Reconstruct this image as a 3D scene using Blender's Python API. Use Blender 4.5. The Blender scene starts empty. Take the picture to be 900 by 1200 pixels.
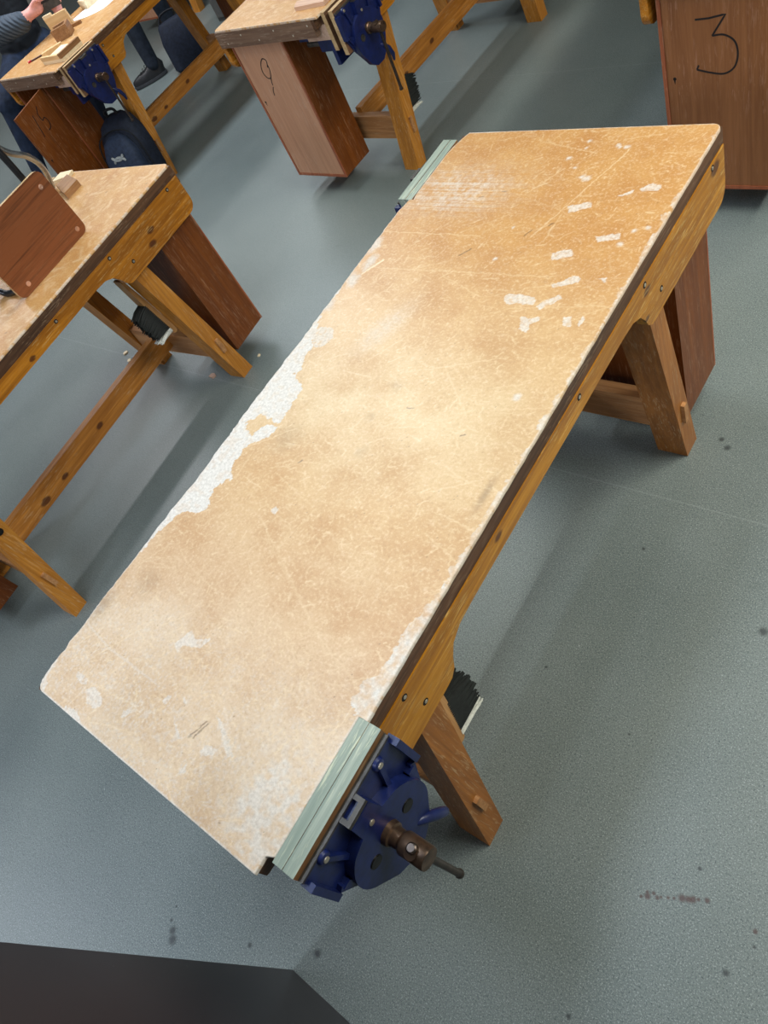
import bpy, bmesh, math, random
import numpy as np
from mathutils import Vector, Matrix
scene = bpy.context.scene
COL = scene.collection
random.seed(7)
rng = np.random.default_rng(11)
PI = math.pi

# ------------------------------------------------------------------ helpers
def lin(c):
    return tuple((v / 12.92 if v <= .04045 else ((v + .055) / 1.055) ** 2.4) for v in [x / 255 for x in c]) + (1.0,)

class Nodes:
    """small wrapper for building a node material"""
    def __init__(self, name, rough=.5, spec=.5, metal=0.0):
        self.m = bpy.data.materials.new(name); self.m.use_nodes = True
        self.t = self.m.node_tree; self.b = self.t.nodes['Principled BSDF']
        self.b.inputs['Roughness'].default_value = rough
        self.b.inputs['Specular IOR Level'].default_value = spec
        self.b.inputs['Metallic'].default_value = metal
        self.coord = None
    def n(self, typ, **kw):
        nd = self.t.nodes.new(typ)
        for k, v in kw.items():
            setattr(nd, k, v)
        return nd
    def l(self, a, b): self.t.links.new(a, b)
    def co(self, scale=(1, 1, 1), loc=(0, 0, 0), rot=(0, 0, 0)):
        if self.coord is None: self.coord = self.n('ShaderNodeTexCoord')
        mp = self.n('ShaderNodeMapping')
        mp.inputs['Scale'].default_value = scale; mp.inputs['Location'].default_value = loc; mp.inputs['Rotation'].default_value = rot
        self.l(self.coord.outputs['Object'], mp.inputs['Vector']); return mp.outputs['Vector']
    def noise(self, vec, scale=1, detail=4, rough=.55, dist=0):
        nd = self.n('ShaderNodeTexNoise')
        for k, v in (('Scale', scale), ('Detail', detail), ('Roughness', rough), ('Distortion', dist)): nd.inputs[k].default_value = v
        self.l(vec, nd.inputs['Vector']); return nd.outputs['Fac']
    def vor(self, vec, scale=1, feature='F1', rnd=1):
        nd = self.n('ShaderNodeTexVoronoi', feature=feature); nd.inputs['Scale'].default_value = scale
        nd.inputs['Randomness'].default_value = rnd
        self.l(vec, nd.inputs['Vector']); return nd
    def rng(self, fac, a, b, c=0, d=1):
        nd = self.n('ShaderNodeMapRange'); nd.clamp = True
        for i, v in enumerate((a, b, c, d)): nd.inputs[i + 1].default_value = v
        self.l(fac, nd.inputs[0]); return nd.outputs[0]
    def ramp(self, fac, stops):
        nd = self.n('ShaderNodeValToRGB'); e = nd.color_ramp.elements
        while len(e) < len(stops): e.new(.5)
        for el, (p, c) in zip(e, stops): el.position = p; el.color = c
        self.l(fac, nd.inputs['Fac']); return nd.outputs['Color']
    def mix(self, fac, a, b, mode='MIX'):
        nd = self.n('ShaderNodeMix', data_type='RGBA', blend_type=mode)
        for s, v in ((nd.inputs[0], fac), (nd.inputs[6], a), (nd.inputs[7], b)):
            if hasattr(v, 'node'): self.l(v, s)
            else: s.default_value = v
        return nd.outputs[2]
    def math(self, op, a, b=0.0):
        nd = self.n('ShaderNodeMath', operation=op)
        for i, v in enumerate((a, b)):
            if hasattr(v, 'node'): self.l(v, nd.inputs[i])
            else: nd.inputs[i].default_value = v
        return nd.outputs[0]
    def blob(self, vec_scale, pos, r0, r1):
        """1 inside radius r0, 0 outside r1 around pos (in units of the scaled vector)"""
        v = self.co(vec_scale)
        nd = self.n('ShaderNodeVectorMath', operation='DISTANCE'); self.l(v, nd.inputs[0])
        nd.inputs[1].default_value = [p * s for p, s in zip(pos, vec_scale)]
        nz = self.noise(v, 40 if vec_scale[0] < 2 else 20, 3)
        d = self.math('ADD', nd.outputs['Value'], self.math('MULTIPLY', self.math('SUBTRACT', nz, .5), r1 * .8))
        return self.rng(d, r0, r1, 1, 0)
    def bump(self, h, strength=.2, dist=.002):
        nd = self.n('ShaderNodeBump'); nd.inputs['Strength'].default_value = strength; nd.inputs['Distance'].default_value = dist
        self.l(h, nd.inputs['Height']); self.l(nd.outputs[0], self.b.inputs['Normal'])
    def out(self, c): 
        if hasattr(c, 'node'): self.l(c, self.b.inputs['Base Color'])
        else: self.b.inputs['Base Color'].default_value = c
        return self.m

def wood(name, dark, light, axis='Y', rough=.42, scuff=.25, knots=(), spec=.4, fine=1.0, scuffcol=(226, 205, 165)):
    N = Nodes(name, rough, spec)
    s = {'X': (1.6, 26, 26), 'Y': (26, 1.6, 26), 'Z': (26, 26, 1.6)}[axis]
    s2 = tuple(v * 6 if v > 2 else v * 2.2 for v in s)
    g = N.noise(N.co(s), 1, 5, .6, 1.2)
    f = N.noise(N.co(s2), 1, 4, .6, .3)
    gr = N.math('ADD', N.math('MULTIPLY', g, .62), N.math('MULTIPLY', f, .38 * fine))
    mid = tuple((a + b) / 2 for a, b in zip(dark, light))
    c = N.ramp(gr, [(.30, lin(dark)), (.47, lin(mid)), (.62, lin(light))])
    for k, r in knots:
        vs = {'X': (.55, 1, 1), 'Y': (1, .55, 1), 'Z': (1, 1, .55)}[axis]
        c = N.mix(N.math('MULTIPLY', N.blob(vs, k, r * .45, r * .75), .85), c, lin((72, 30, 12)))
    if scuff:
        s3 = {'X': (18, 190, 190), 'Y': (190, 18, 190), 'Z': (190, 190, 18)}[axis]
        sc = N.rng(N.noise(N.co(s3), 1, 3, .7, .6), .545, .64)
        pt = N.rng(N.noise(N.co((7, 7, 7)), 1, 3), .36, .58)
        c = N.mix(N.math('MULTIPLY', N.math('MULTIPLY', sc, pt), scuff), c, lin(scuffcol))
    N.bump(gr, .25, .0015)
    return N.out(c)

def plain(name, c, rough=.5, metal=0, var=.12, scale=30, spec=.5, bump=0):
    N = Nodes(name, rough, spec, metal)
    nz = N.noise(N.co((1, 1, 1)), scale, 4)
    a = lin(tuple(v * (1 - var) for v in c)); b = lin(tuple(min(255, v * (1 + var)) for v in c))
    if bump: N.bump(nz, bump, .002)
    return N.out(N.ramp(nz, [(.3, a), (.7, b)]))

def box(bm, x0, x1, y0, y1, z0, z1):
    vs = [bm.verts.new((x, y, z)) for x in (x0, x1) for y in (y0, y1) for z in (z0, z1)]
    for f in ((0, 1, 3, 2), (4, 6, 7, 5), (0, 4, 5, 1), (2, 3, 7, 6), (0, 2, 6, 4), (1, 5, 7, 3)):
        bm.faces.new([vs[i] for i in f])
    return vs
def prism(bm, pts, fn, lo, hi):
    """extrude the outline pts (2D) between lo and hi; fn(u, v, w) -> xyz"""
    a = [bm.verts.new(fn(u, v, lo)) for u, v in pts]; b = [bm.verts.new(fn(u, v, hi)) for u, v in pts]
    bm.faces.new(a[::-1]); bm.faces.new(b); n = len(pts)
    for i in range(n): bm.faces.new((a[i], a[(i + 1) % n], b[(i + 1) % n], b[i]))
YZ = lambda u, v, w: (w, u, v)
XZ = lambda u, v, w: (u, w, v)
XY = lambda u, v, w: (u, v, w)
def frame_of(d):
    d = Vector(d).normalized(); a = Vector((0, 0, 1)) if abs(d.z) < .9 else Vector((1, 0, 0))
    u = d.cross(a).normalized(); return u, d.cross(u).normalized()
def tube(bm, pts, r, seg=14, cap=True):
    pts = [Vector(p) for p in pts]; rs = r if isinstance(r, (list, tuple)) else [r] * len(pts); rings = []
    u = v = None
    for i, p in enumerate(pts):
        d = (pts[min(i + 1, len(pts) - 1)] - pts[max(i - 1, 0)]).normalized()
        if u is None: u, v = frame_of(d)
        else:
            u = (u - d * u.dot(d)).normalized(); v = d.cross(u).normalized()
        rings.append([bm.verts.new(p + rs[i] * (math.cos(2 * PI * k / seg) * u + math.sin(2 * PI * k / seg) * v)) for k in range(seg)])
    for a, b in zip(rings, rings[1:]):
        for k in range(seg): bm.faces.new((a[k], a[(k + 1) % seg], b[(k + 1) % seg], b[k]))
    if cap: bm.faces.new(rings[0][::-1]); bm.faces.new(rings[-1])
def lathe(bm, p, d, prof, seg=24):
    """prof: (distance along d, radius)"""
    p = Vector(p); d = Vector(d).normalized(); tube(bm, [p + d * a for a, _ in prof], [max(r, .0004) for _, r in prof], seg)
def lathe_sharp(bm, p, d, prof, seg=24):
    pr = []
    p = Vector(p); d = Vector(d).normalized(); u, v = frame_of(d); rings = []
    for a, r in prof:
        rings.append([bm.verts.new(p + d * a + max(r, .0003) * (math.cos(2 * PI * k / seg) * u + math.sin(2 * PI * k / seg) * v)) for k in range(seg)])
    for a, b in zip(rings, rings[1:]):
        for k in range(seg): bm.faces.new((a[k], a[(k + 1) % seg], b[(k + 1) % seg], b[k]))
    bm.faces.new(rings[0][::-1]); bm.faces.new(rings[-1])
def ball(bm, p, r, sub=2):
    m = bmesh.ops.create_icosphere(bm, subdivisions=sub, radius=1)
    sc = Vector(r) if isinstance(r, (tuple, list)) else Vector((r, r, r))
    for v in m['verts']: v.co = Vector(p) + Vector((v.co.x * sc.x, v.co.y * sc.y, v.co.z * sc.z))
def bevel(bm, w, seg=2, ang=40):
    es = [e for e in bm.edges if len(e.link_faces) == 2 and math.degrees(e.calc_face_angle(0)) > ang]
    if es: bmesh.ops.bevel(bm, geom=es, offset=w, segments=seg, affect='EDGES', profile=.6, clamp_overlap=True)
def obj(name, bm, mat, parent=None, smooth=35):
    bmesh.ops.recalc_face_normals(bm, faces=bm.faces[:])
    me = bpy.data.meshes.new(name); bm.to_mesh(me); bm.free()
    for m in (mat if isinstance(mat, (list, tuple)) else [mat]): me.materials.append(m)
    if smooth:
        me.polygons.foreach_set('use_smooth', [True] * len(me.polygons)); me.set_sharp_from_angle(angle=math.radians(smooth))
    o = bpy.data.objects.new(name, me); COL.objects.link(o)
    if parent: o.parent = parent
    return o
def tag(o, label, cat=None, group=None, kind=None):
    if label: o['label'] = label
    if cat: o['category'] = cat
    if group: o['group'] = group
    if kind: o['kind'] = kind
    return o
def empty(name, loc, rz, label, cat, group=None):
    o = bpy.data.objects.new(name, None); COL.objects.link(o); o.location = loc; o.rotation_euler = (0, 0, rz); o.empty_display_size = .1
    return tag(o, label, cat, group)
def arc(c, r, a0, a1, n=8):
    return [(c[0] + r * math.cos(math.radians(a0 + (a1 - a0) * i / n)), c[1] + r * math.sin(math.radians(a0 + (a1 - a0) * i / n))) for i in range(n + 1)]

# ------------------------------------------------------------------ bench dimensions (metres, bench centre at the origin, long axis Y)
W2, L2, H = .331, .818, .80
CORE_T, CORE_B = .7925, .757
LX, LTX, LY, LTY, SPLAY = .309, .084, .609, .064, .156

# ------------------------------------------------------------------ materials
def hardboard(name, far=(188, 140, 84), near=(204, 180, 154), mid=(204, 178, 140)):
    N = Nodes(name, .40, .5)
    a = N.n('ShaderNodeAttribute', attribute_name='wear'); b = N.n('ShaderNodeAttribute', attribute_name='tint')
    sa = N.n('ShaderNodeSeparateColor'); N.l(a.outputs['Color'], sa.inputs[0]); sb = N.n('ShaderNodeSeparateColor'); N.l(b.outputs['Color'], sb.inputs[0])
    big = N.noise(N.co((1, 1, 1)), 9, 5, .6); fi = N.noise(N.co((1, 1, 1)), 160, 4, .7)
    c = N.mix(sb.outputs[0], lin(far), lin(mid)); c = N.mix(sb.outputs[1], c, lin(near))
    dk = N.mix(1.0, c, lin((238, 226, 212)), 'MULTIPLY')
    c = N.mix(N.rng(big, .40, .68), c, dk)
    c = N.mix(N.math('MULTIPLY', N.rng(fi, .52, .70), .42), c, lin((228, 208, 176)))
    md = N.noise(N.co((1, 1, 1)), 55, 5, .75); c = N.mix(N.math('MULTIPLY', N.rng(md, .55, .75), .35), c, lin((226, 206, 180))); c = N.mix(N.math('MULTIPLY', N.rng(md, .45, .28), .35), c, lin((160, 122, 84)))
    c = N.mix(N.math('MULTIPLY', N.rng(fi, .44, .30), .35), c, lin((150, 112, 72)))
    c = N.mix(N.math('MULTIPLY', sa.outputs[2], .75), c, lin((92, 70, 52)))
    c = N.mix(N.math('MULTIPLY', sa.outputs[1], .78), c, lin((226, 204, 168)))
    wh = N.mix(N.rng(fi, .35, .6), lin((188, 180, 171)), lin((214, 207, 199)))
    c = N.mix(sa.outputs[0], c, wh)
    r = N.math('ADD', N.rng(big, .35, .7, .34, .46), N.math('MULTIPLY', sa.outputs[0], .3)); N.l(r, N.b.inputs['Roughness'])
    h = N.math('ADD', N.math('MULTIPLY', fi, .35), N.math('MULTIPLY', N.math('ADD', sa.outputs[0], sa.outputs[1]), -.8)); N.bump(h, .18, .001)
    return N.out(c)
M = {}
M['hb'] = hardboard('hardboard_worn')
M['hb2'] = hardboard('hardboard_tan', (188, 138, 78), (192, 144, 86), (198, 150, 94))
M['core'] = wood('core_brown', (52, 32, 20), (104, 70, 46), 'Y', .5, .5, scuffcol=(168, 140, 112))
M['endboard'] = wood('end_board_brown', (84, 60, 46), (134, 104, 82), 'X', .55, .5, scuffcol=(190, 170, 150))
M['apron_main'] = wood('honey_pine', (132, 78, 10), (192, 130, 28), 'Y', .36, .4,
    knots=[((W2, .415, .725), .013), ((W2, .40, .665), .011), ((W2, -.19, .742), .012), ((W2, .765, .735), .02), ((W2, -.60, .70), .022)], scuffcol=(236, 206, 130))
M['apron'] = wood('honey_pine_aged', (122, 68, 8), (192, 122, 28), 'Y', .40, .36,
    knots=[((W2, .60, .70), .016), ((W2, .575, .665), .018), ((W2, -.33, .70), .014), ((W2, -.62, .69), .02), ((W2, -.02, .725), .012)], scuffcol=(224, 190, 126))
M['leg_main'] = wood('leg_wood', (122, 72, 28), (172, 110, 48), 'Z', .45, .35)
M['leg'] = wood('leg_wood_orange', (146, 88, 26), (200, 134, 50), 'Z', .45, .3, knots=[((-.29, -.53, .45), .02)])
M['railx'] = wood('rail_wood_across', (140, 92, 54), (190, 138, 88), 'X', .5, .2)
M['raily'] = wood('rail_wood_along', (146, 88, 30), (204, 136, 58), 'Y', .45, .25, knots=[((.016, .06, .215), .018), ((.016, -.30, .20), .02), ((.016, -.18, .20), .016)])
M['ply'] = wood('mahogany_ply', (92, 44, 8), (122, 64, 14), 'Z', .46, .22, scuffcol=(206, 168, 136))
M['door_pink'] = wood('door_ply_pale', (174, 124, 94), (196, 146, 114), 'Z', .5, .45, scuffcol=(206, 176, 156))
M['door_dark'] = wood('door_ply_dark', (118, 72, 40), (148, 96, 58), 'Z', .42, .4, scuffcol=(188, 142, 116))
M['lip'] = wood('red_brown_edging', (128, 66, 40), (164, 94, 62), 'Z', .45, .2)
M['blue'] = plain('vise_blue_enamel', (18, 30, 78), .36, 0, .16, 60, .5, .12)
M['steel'] = plain('worn_steel', (84, 80, 76), .5, .75, .2, 40)
M['bronze'] = plain('oiled_bronze', (92, 72, 58), .36, .75, .3, 50)
M['dark_iron'] = plain('dark_iron', (48, 46, 46), .4, .8, .2, 60)
M['bar'] = plain('bronzed_bar', (74, 64, 58), .34, .8, .2, 60)
M['cheek_green'] = wood('cheek_green_paint', (112, 126, 115), (160, 167, 153), 'Y', .55, .6, scuffcol=(206, 206, 176))
M['cheek_face'] = wood('cheek_brown', (96, 66, 40), (142, 102, 64), 'Y', .5, .3)
M['cheek_tan'] = wood('cheek_ply_tan', (158, 124, 84), (206, 176, 132), 'Y', .5, .3)
M['cheek_brown'] = wood('cheek_dark_brown', (86, 58, 40), (128, 92, 66), 'Y', .5, .3)
M['packer'] = wood('packer_wood', (178, 140, 118), (214, 182, 160), 'Y', .55, .1)
M['ink'] = plain('black_marker', (26, 20, 20), .5, 0, .05)
M['void'] = plain('dark_hole', (20, 14, 10), .9, 0, .1)
M['nail'] = plain('nail_head', (186, 176, 160), .35, .7, .1)
M['bristle'] = plain('black_bristles', (16, 20, 18), .7, 0, .5, 120)
M['bristle_white'] = plain('white_bristles', (206, 206, 196), .7, 0, .12, 120)
M['brush_wood'] = wood('brush_wood', (168, 118, 66), (208, 160, 104), 'Z', .45, .1)

# ------------------------------------------------------------------ worktop board with its wear
def vnoise(n, m, cells, seed):
    r = np.random.default_rng(seed); gx = max(2, int(cells * m / n) + 2); gy = cells + 2
    g = r.random((gy, gx)); y = np.linspace(0, gy - 1.001, n); x = np.linspace(0, gx - 1.001, m)
    iy = y.astype(int); ix = x.astype(int); fy = (y - iy)[:, None]; fx = (x - ix)[None, :]
    fy = fy * fy * (3 - 2 * fy); fx = fx * fx * (3 - 2 * fx)
    return (g[iy][:, ix] * (1 - fx) + g[iy][:, ix + 1] * fx) * (1 - fy) + (g[iy + 1][:, ix] * (1 - fx) + g[iy + 1][:, ix + 1] * fx) * fy
def fbm(n, m, cells, seed):
    return sum(vnoise(n, m, cells * 2 ** k, seed + k) * .5 ** k for k in range(4)) / 1.875
def inside(X, Y, poly):
    r = np.zeros(X.shape, bool); j = len(poly) - 1
    for i in range(len(poly)):
        (xi, yi), (xj, yj) = poly[i], poly[j]
        if yi != yj: r ^= ((yi > Y) != (yj > Y)) & (X < (xj - xi) * (Y - yi) / (yj - yi) + xi)
        j = i
    return r
PAINT = [[(.108, .555), (.154, .572), (.164, .558), (.122, .536)], [(.206, .592), (.232, .611), (.233, .6), (.212, .589)],
 [(.241, .615), (.258, .629), (.283, .627), (.284, .61), (.25, .606)], [(.214, .471), (.258, .485), (.264, .467), (.222, .456)],
 [(.142, .418), (.177, .431), (.191, .415), (.155, .395)], [(.184, .33), (.22, .36), (.235, .355), (.236, .344), (.191, .324)],
 [(.1, .287), (.107, .295), (.166, .295), (.175, .287), (.173, .273), (.112, .269)], [(.18, .271), (.215, .309), (.224, .296), (.192, .262)],
 [(.272, .359), (.286, .363), (.288, .347)], [(.282, .24), (.283, .262), (.293, .255), (.288, .236)], [(.249, .25), (.261, .258), (.273, .231), (.259, .231)],
 [(.164, .242), (.184, .24), (.2, .246), (.206, .237), (.19, .225), (.198, .2), (.188, .203), (.176, .212)],
 [(-.315, .117), (-.298, .134), (-.263, .136), (-.242, .107), (-.252, .082), (-.274, .072)], [(-.089, -.318), (-.084, -.305), (-.072, -.308), (-.074, -.323)],
 [(-.345, -.755), (-.324, -.764), (-.321, -.793), (-.307, -.799), (-.3, -.83), (-.345, -.83)], [(-.255, -.762), (-.258, -.753), (-.242, -.751), (-.221, -.752), (-.216, -.76), (-.231, -.764)],
 [(-.211, -.768), (-.198, -.755), (-.161, -.762), (-.153, -.772), (-.161, -.785), (-.187, -.784)], [(-.095, -.767), (-.1, -.755), (-.089, -.747), (-.082, -.749), (-.087, -.762)],
 [(-.229, -.83), (-.229, -.812), (-.196, -.806), (-.168, -.815), (-.168, -.83)], [(-.09, -.617), (-.074, -.583), (-.055, -.592), (-.026, -.575), (-.032, -.6), (-.073, -.609), (-.073, -.628)],
 [(.094, -.734), (.104, -.718), (.127, -.713), (.123, -.727), (.106, -.737)], [(.083, -.678), (.099, -.678), (.161, -.71), (.15, -.716)], [(.003, -.714), (.027, -.726), (.05, -.738), (.04, -.739)],
 [(-.035, -.708), (-.034, -.691), (-.025, -.691), (-.022, -.708)], [(-.009, -.679), (.017, -.687), (.009, -.691)], [(.081, -.779), (.089, -.759), (.093, -.774)]]
TORN = [(-.34, -.545), (-.333, -.536), (-.312, -.436), (-.305, -.392), (-.262, -.378), (-.24, -.356), (-.265, -.316), (-.237, -.287), (-.263, -.245), (-.253, -.201), (-.223, -.167),
 (-.215, -.140), (-.245, -.137), (-.265, -.178), (-.300, -.163), (-.285, -.128), (-.215, -.13), (-.22, -.071), (-.218, -.044), (-.27, -.001), (-.281, .065), (-.294, .097), (-.324, .152), (-.325, .25), (-.345, .26)]
RIGHTWORN = [(.345, -.56), (.302, -.558), (.291, -.546), (.288, -.517), (.307, -.505), (.311, -.476), (.306, -.458), (.308, -.441), (.307, -.414), (.314, -.392), (.319, -.358), (.324, -.324), (.325, -.281), (.326, -.1), (.3265, .79), (.345, .80)]
DOTS = [(.037, .714, 6), (.066, .68, 4), (.063, .748, 4), (.06, .773, 5), (.135, .756, 5), (.141, .749, 4), (.158, .749, 6), (.099, .651, 6), (.111, .645, 8), (.016, .485, 3), (.271, .453, 6), (.305, .502, 5), (.284, .491, 4), (.255, .053, 7), (.024, .386, 5)]

def make_top(parent, mat, step, seed, main=False):
    ys = np.concatenate([np.arange(-L2, L2, step), [L2], [-.5632, -.5628, .5628, .5632], L2 - .02 * (1 - np.cos(np.linspace(.1, 1.5, 6))), -L2 + .02 * (1 - np.cos(np.linspace(.1, 1.5, 6)))]); ys = np.unique(np.round(ys, 5))
    n = len(ys); m = int(2 * W2 / step) + 1
    wob = lambda s, amp, c=90: (np.interp(np.linspace(0, 1, n), np.linspace(0, 1, c), np.random.default_rng(s).random(c)) - .5) * 2 * amp
    def corner(d, r): d = np.clip(d, 0, r); return r - np.sqrt(np.maximum(r * r - (r - d) ** 2, 0))
    xl = np.full(n, -W2) + wob(seed, .0006); xr = np.full(n, W2) + wob(seed + 1, .0006)
    if main:
        gap = np.exp(-((ys + .28) / .15) ** 2) * .006 + np.exp(-((ys - .10) / .1) ** 2) * .003
        xl += gap + wob(seed + 2, .002) * (ys < .3) + np.abs(wob(seed + 5, .002, 160))
    xl += corner(ys + L2, .022); xr -= corner(L2 - ys, .018)
    xr = np.where(ys < -.563, .3152, xr); xl = np.where(ys > .563, -.3152, xl)
    if main:
        xl += np.exp(-((ys - .555) / .02) ** 2) * .006 + np.clip((ys - .72) / .1, 0, 1) ** 2 * .022
        xr -= np.clip((-.785 - ys) / .006, 0, 1) * .014
    t = np.linspace(0, 1, m)[None, :]
    X = xl[:, None] * (1 - t) + xr[:, None] * t; Y = np.repeat(ys[:, None], m, 1)
    # wear masks
    nx = (fbm(n, m, 60, seed + 20) - .5); ny = (fbm(n, m, 60, seed + 30) - .5); big = fbm(n, m, 10, seed + 40); fine = fbm(n, m, 160, seed + 50)
    n2 = fbm(n, m, 220, seed + 60) - .5; n3 = fbm(n, m, 220, seed + 65) - .5
    Xd = X + nx * .026 + n2 * .012; Yd = Y + ny * .026 + n3 * .012; Xs = X + nx * .006 + n2 * .006; Ys = Y + ny * .006 + n3 * .006
    white = np.zeros((n, m)); scr = np.zeros((n, m)); dark = np.zeros((n, m))
    if main:
        white[inside(Xd, Yd, TORN)] = 1.0; white *= .80 + .2 * np.clip((fine - .36) * 9, 0, 1)
        white = np.maximum(white, inside(Xd, Yd, RIGHTWORN) * np.clip(.34 + (fine - .45) * 1.2, .1, .75) * np.where(Y < -.32, 1.45, 1.0))
        for k, pl in enumerate(PAINT): white = np.maximum(white, inside(Xs, Ys, pl) * (.72 if k < 14 else .78 if k in (14, 18) else .66) * np.clip(.55 + (fbm(n, m, 300, 500 + k) - .3) * 2.2 if k < 12 else .62 + (fbm(n, m, 260, 500 + k) - .35) * 2.4, 0, 1))
        for x, y, r in DOTS:
            white = np.maximum(white, np.clip(1.4 - np.hypot((Xs - x) / (r * .0011), (Ys - y) / (r * .0011)), 0, 1) * .75)
        # rubbed pale areas: near the vice, streaky area by the far vice, rubbed patch mid left
        z = np.exp(-((X - .27) / .07) ** 2 - ((Y + .74) / .08) ** 2); white = np.maximum(white, np.clip(z * 1.0 + (fine - .55) * 2.6, 0, 1) * np.clip(z * 1.5, 0, .75))
        st = vnoise(n, m, 500, seed + 70); st2 = np.repeat(np.random.default_rng(3).random(n)[:, None], m, 1)
        z = np.exp(-((X + .2) / .14) ** 2 - ((Y - .60) / .075) ** 2); white = np.maximum(white, np.clip(z * 1.2 * (st2 * .6 + fine - .5), 0, .6))
        z = np.exp(-((X + .13 - (Y - .15) * .3) / .03) ** 2 - ((Y - .16) / .07) ** 2); white = np.maximum(white, z * .45 * (fine + .3))
        z = np.clip((-.50 - Y) / .2, 0, 1); white = np.maximum(white, np.clip(z * ((fbm(n, m, 420, seed + 140) - .5) * 1.6 + (fine - .5) * .8) * (big + .3), 0, .38))
        for y0, x0 in ((.28, -.31), (.34, -.30), (.40, -.32), (.20, -.325)):
            white = np.maximum(white, np.clip(1.5 - np.hypot((Xd - x0) / .016, (Yd - y0) / .022), 0, 1) * .7)
        dark = np.maximum(dark, np.exp(-((X - .303) / .007) ** 2 - ((Y + .15) / .035) ** 2) * .55)
        dark = np.maximum(dark, np.exp(-((X + .318) / .02) ** 2 - ((Y + .63) / .035) ** 2) * .5)
        for px, py, r in ((0, .025, .022), (-.02, -.06, .016), (-.17, -.16, .05), (.02, -.14, .02), (-.25, -.55, .04)):
            dark = np.maximum(dark, np.clip(1 - np.hypot(Xd - px, Yd - py) / r, 0, 1) * .28)
        seam = np.abs(Y - np.interp(X, [-.33, -.312, -.231, -.148, -.083], [-.665, -.674, -.686, -.688, -.69])) ; white = np.maximum(white, (seam < .002) * (X < -.06) * .35)
        edge = np.minimum.reduce([X - xl[:, None], xr[:, None] - X, Y + L2, L2 - Y]); white = np.maximum(white, np.clip(1 - (edge - .001) / .003, 0, 1) * np.where((Y < -.5) | (X < -.2), .9, .5) * (fine > .3))
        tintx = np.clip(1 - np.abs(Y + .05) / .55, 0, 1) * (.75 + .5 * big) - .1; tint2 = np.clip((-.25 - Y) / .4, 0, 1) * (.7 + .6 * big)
    else:
        edge = np.minimum.reduce([X - xl[:, None], xr[:, None] - X, Y + L2, L2 - Y]); white = np.clip(1 - edge / .006, 0, 1) * .5 * (fine > .4)
        tintx = np.clip(big * 1.2 - .2, 0, 1); tint2 = np.clip(fbm(n, m, 6, seed + 90) * 1.6 - .6, 0, 1)
    # scratches
    R = np.random.default_rng(seed + 99); segs = []
    for k in range(5200 if main else 1500):
        x = R.uniform(-W2, W2); y = R.uniform(-L2, L2); a = R.normal(.3, .9); ln = R.exponential(.007 if main else .014) + .0025; segs.append((x, y, a, ln, R.uniform(.1, .75) ** (1.5 if main else .8), R.uniform(.4, .8) * (1 if main else 3)))
    for k in range(90 if main else 30):
        x = R.uniform(-W2, W2); y = R.uniform(-L2, L2); a = R.normal(.2, .6); segs.append((x, y, a, R.uniform(.05, .16), R.uniform(.2, .5), .7))
    if main:
        for k in range(420):
            x = R.uniform(-.1, .3); y = R.uniform(-.80, -.5); segs.append((x, y, R.normal(-.45, .25), R.uniform(.008, .035), R.uniform(.1, .4), .7))
        segs += [(.12, .6, 1.25, .30, .6, .8), (.05, -.42, -.5, .34, .18, 1.4), (.08, -.44, -.48, .30, .14, 1.6), (-.05, .34, .05, .45, .4, .8), (-.2, .45, .02, .3, .45, .9), (.1, .1, .4, .2, .35, .8), (-.28, .33, 1.0, .06, .8, 2.2)]
        for x, y, a, ln in ((.06, .47, 1.1, .02), (-.06, .40, .9, .028), (.066, -.71, 1.3, .035), (.074, -.708, 1.35, .03), (.10, .50, .8, .01), (-.12, .58, .4, .012), (-.07, .60, .2, .01), (.06, -.02, .2, .014), (.20, -.05, .5, .01), (-.1, -.2, 1, .01)):
            segs.append((x, y, a, ln, -.8, 1.3))
    for x, y, a, ln, s, w in segs:
        dx, dy = math.cos(a) * ln / 2, math.sin(a) * ln / 2; ww = max(w * .0011, step * .62)
        i0, i1 = np.searchsorted(ys, [y - abs(dy) - 2 * ww, y + abs(dy) + 2 * ww]); j0 = max(0, int((x - abs(dx) - 2 * ww + W2) / (2 * W2) * m) - 12); j1 = min(m, int((x + abs(dx) + 2 * ww + W2) / (2 * W2) * m) + 12)
        if i1 <= i0 or j1 <= j0: continue
        sx = Xs[i0:i1, j0:j1] - x; sy = Ys[i0:i1, j0:j1] - y; tt = np.clip((sx * dx + sy * dy) / (dx * dx + dy * dy), -1, 1)
        d = np.hypot(sx - tt * dx, sy - tt * dy); v = np.clip(1.5 - d / ww, 0, 1) * min(1, abs(s) * w * .0011 / ww * 1.5)
        if s > 0: scr[i0:i1, j0:j1] = np.maximum(scr[i0:i1, j0:j1], v)
        else: dark[i0:i1, j0:j1] = np.maximum(dark[i0:i1, j0:j1], v)
    for k in range(130 if main else 30):   # little holes and pin marks
        x = R.uniform(-W2, W2); y = R.uniform(-L2, L2); i = np.searchsorted(ys, y); j = int((x + W2) / (2 * W2) * (m - 1)); dark[min(i, n - 1), j] = .8
    # mesh: top grid + skirt
    top = H - .0045 * 0
    Z = np.full((n, m), H); Z[0, :] -= .0008; Z[-1, :] -= .0008; Z[:, 0] -= .0008; Z[:, -1] -= .0008
    V = np.stack([X, Y, Z], -1).reshape(-1, 3); idx = np.arange(n * m).reshape(n, m)
    F = np.stack([idx[:-1, :-1], idx[:-1, 1:], idx[1:, 1:], idx[1:, :-1]], -1).reshape(-1, 4)
    loop = np.concatenate([idx[0, :], idx[1:, -1], idx[-1, -2::-1], idx[-2:0:-1, 0]])
    B = V[loop].copy(); B[:, 2] = CORE_T; nb = np.arange(len(loop)) + len(V)
    S = np.stack([loop, nb, np.roll(nb, -1), np.roll(loop, -1)], -1)
    V = np.concatenate([V, B]); F = np.concatenate([F, S])
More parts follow.
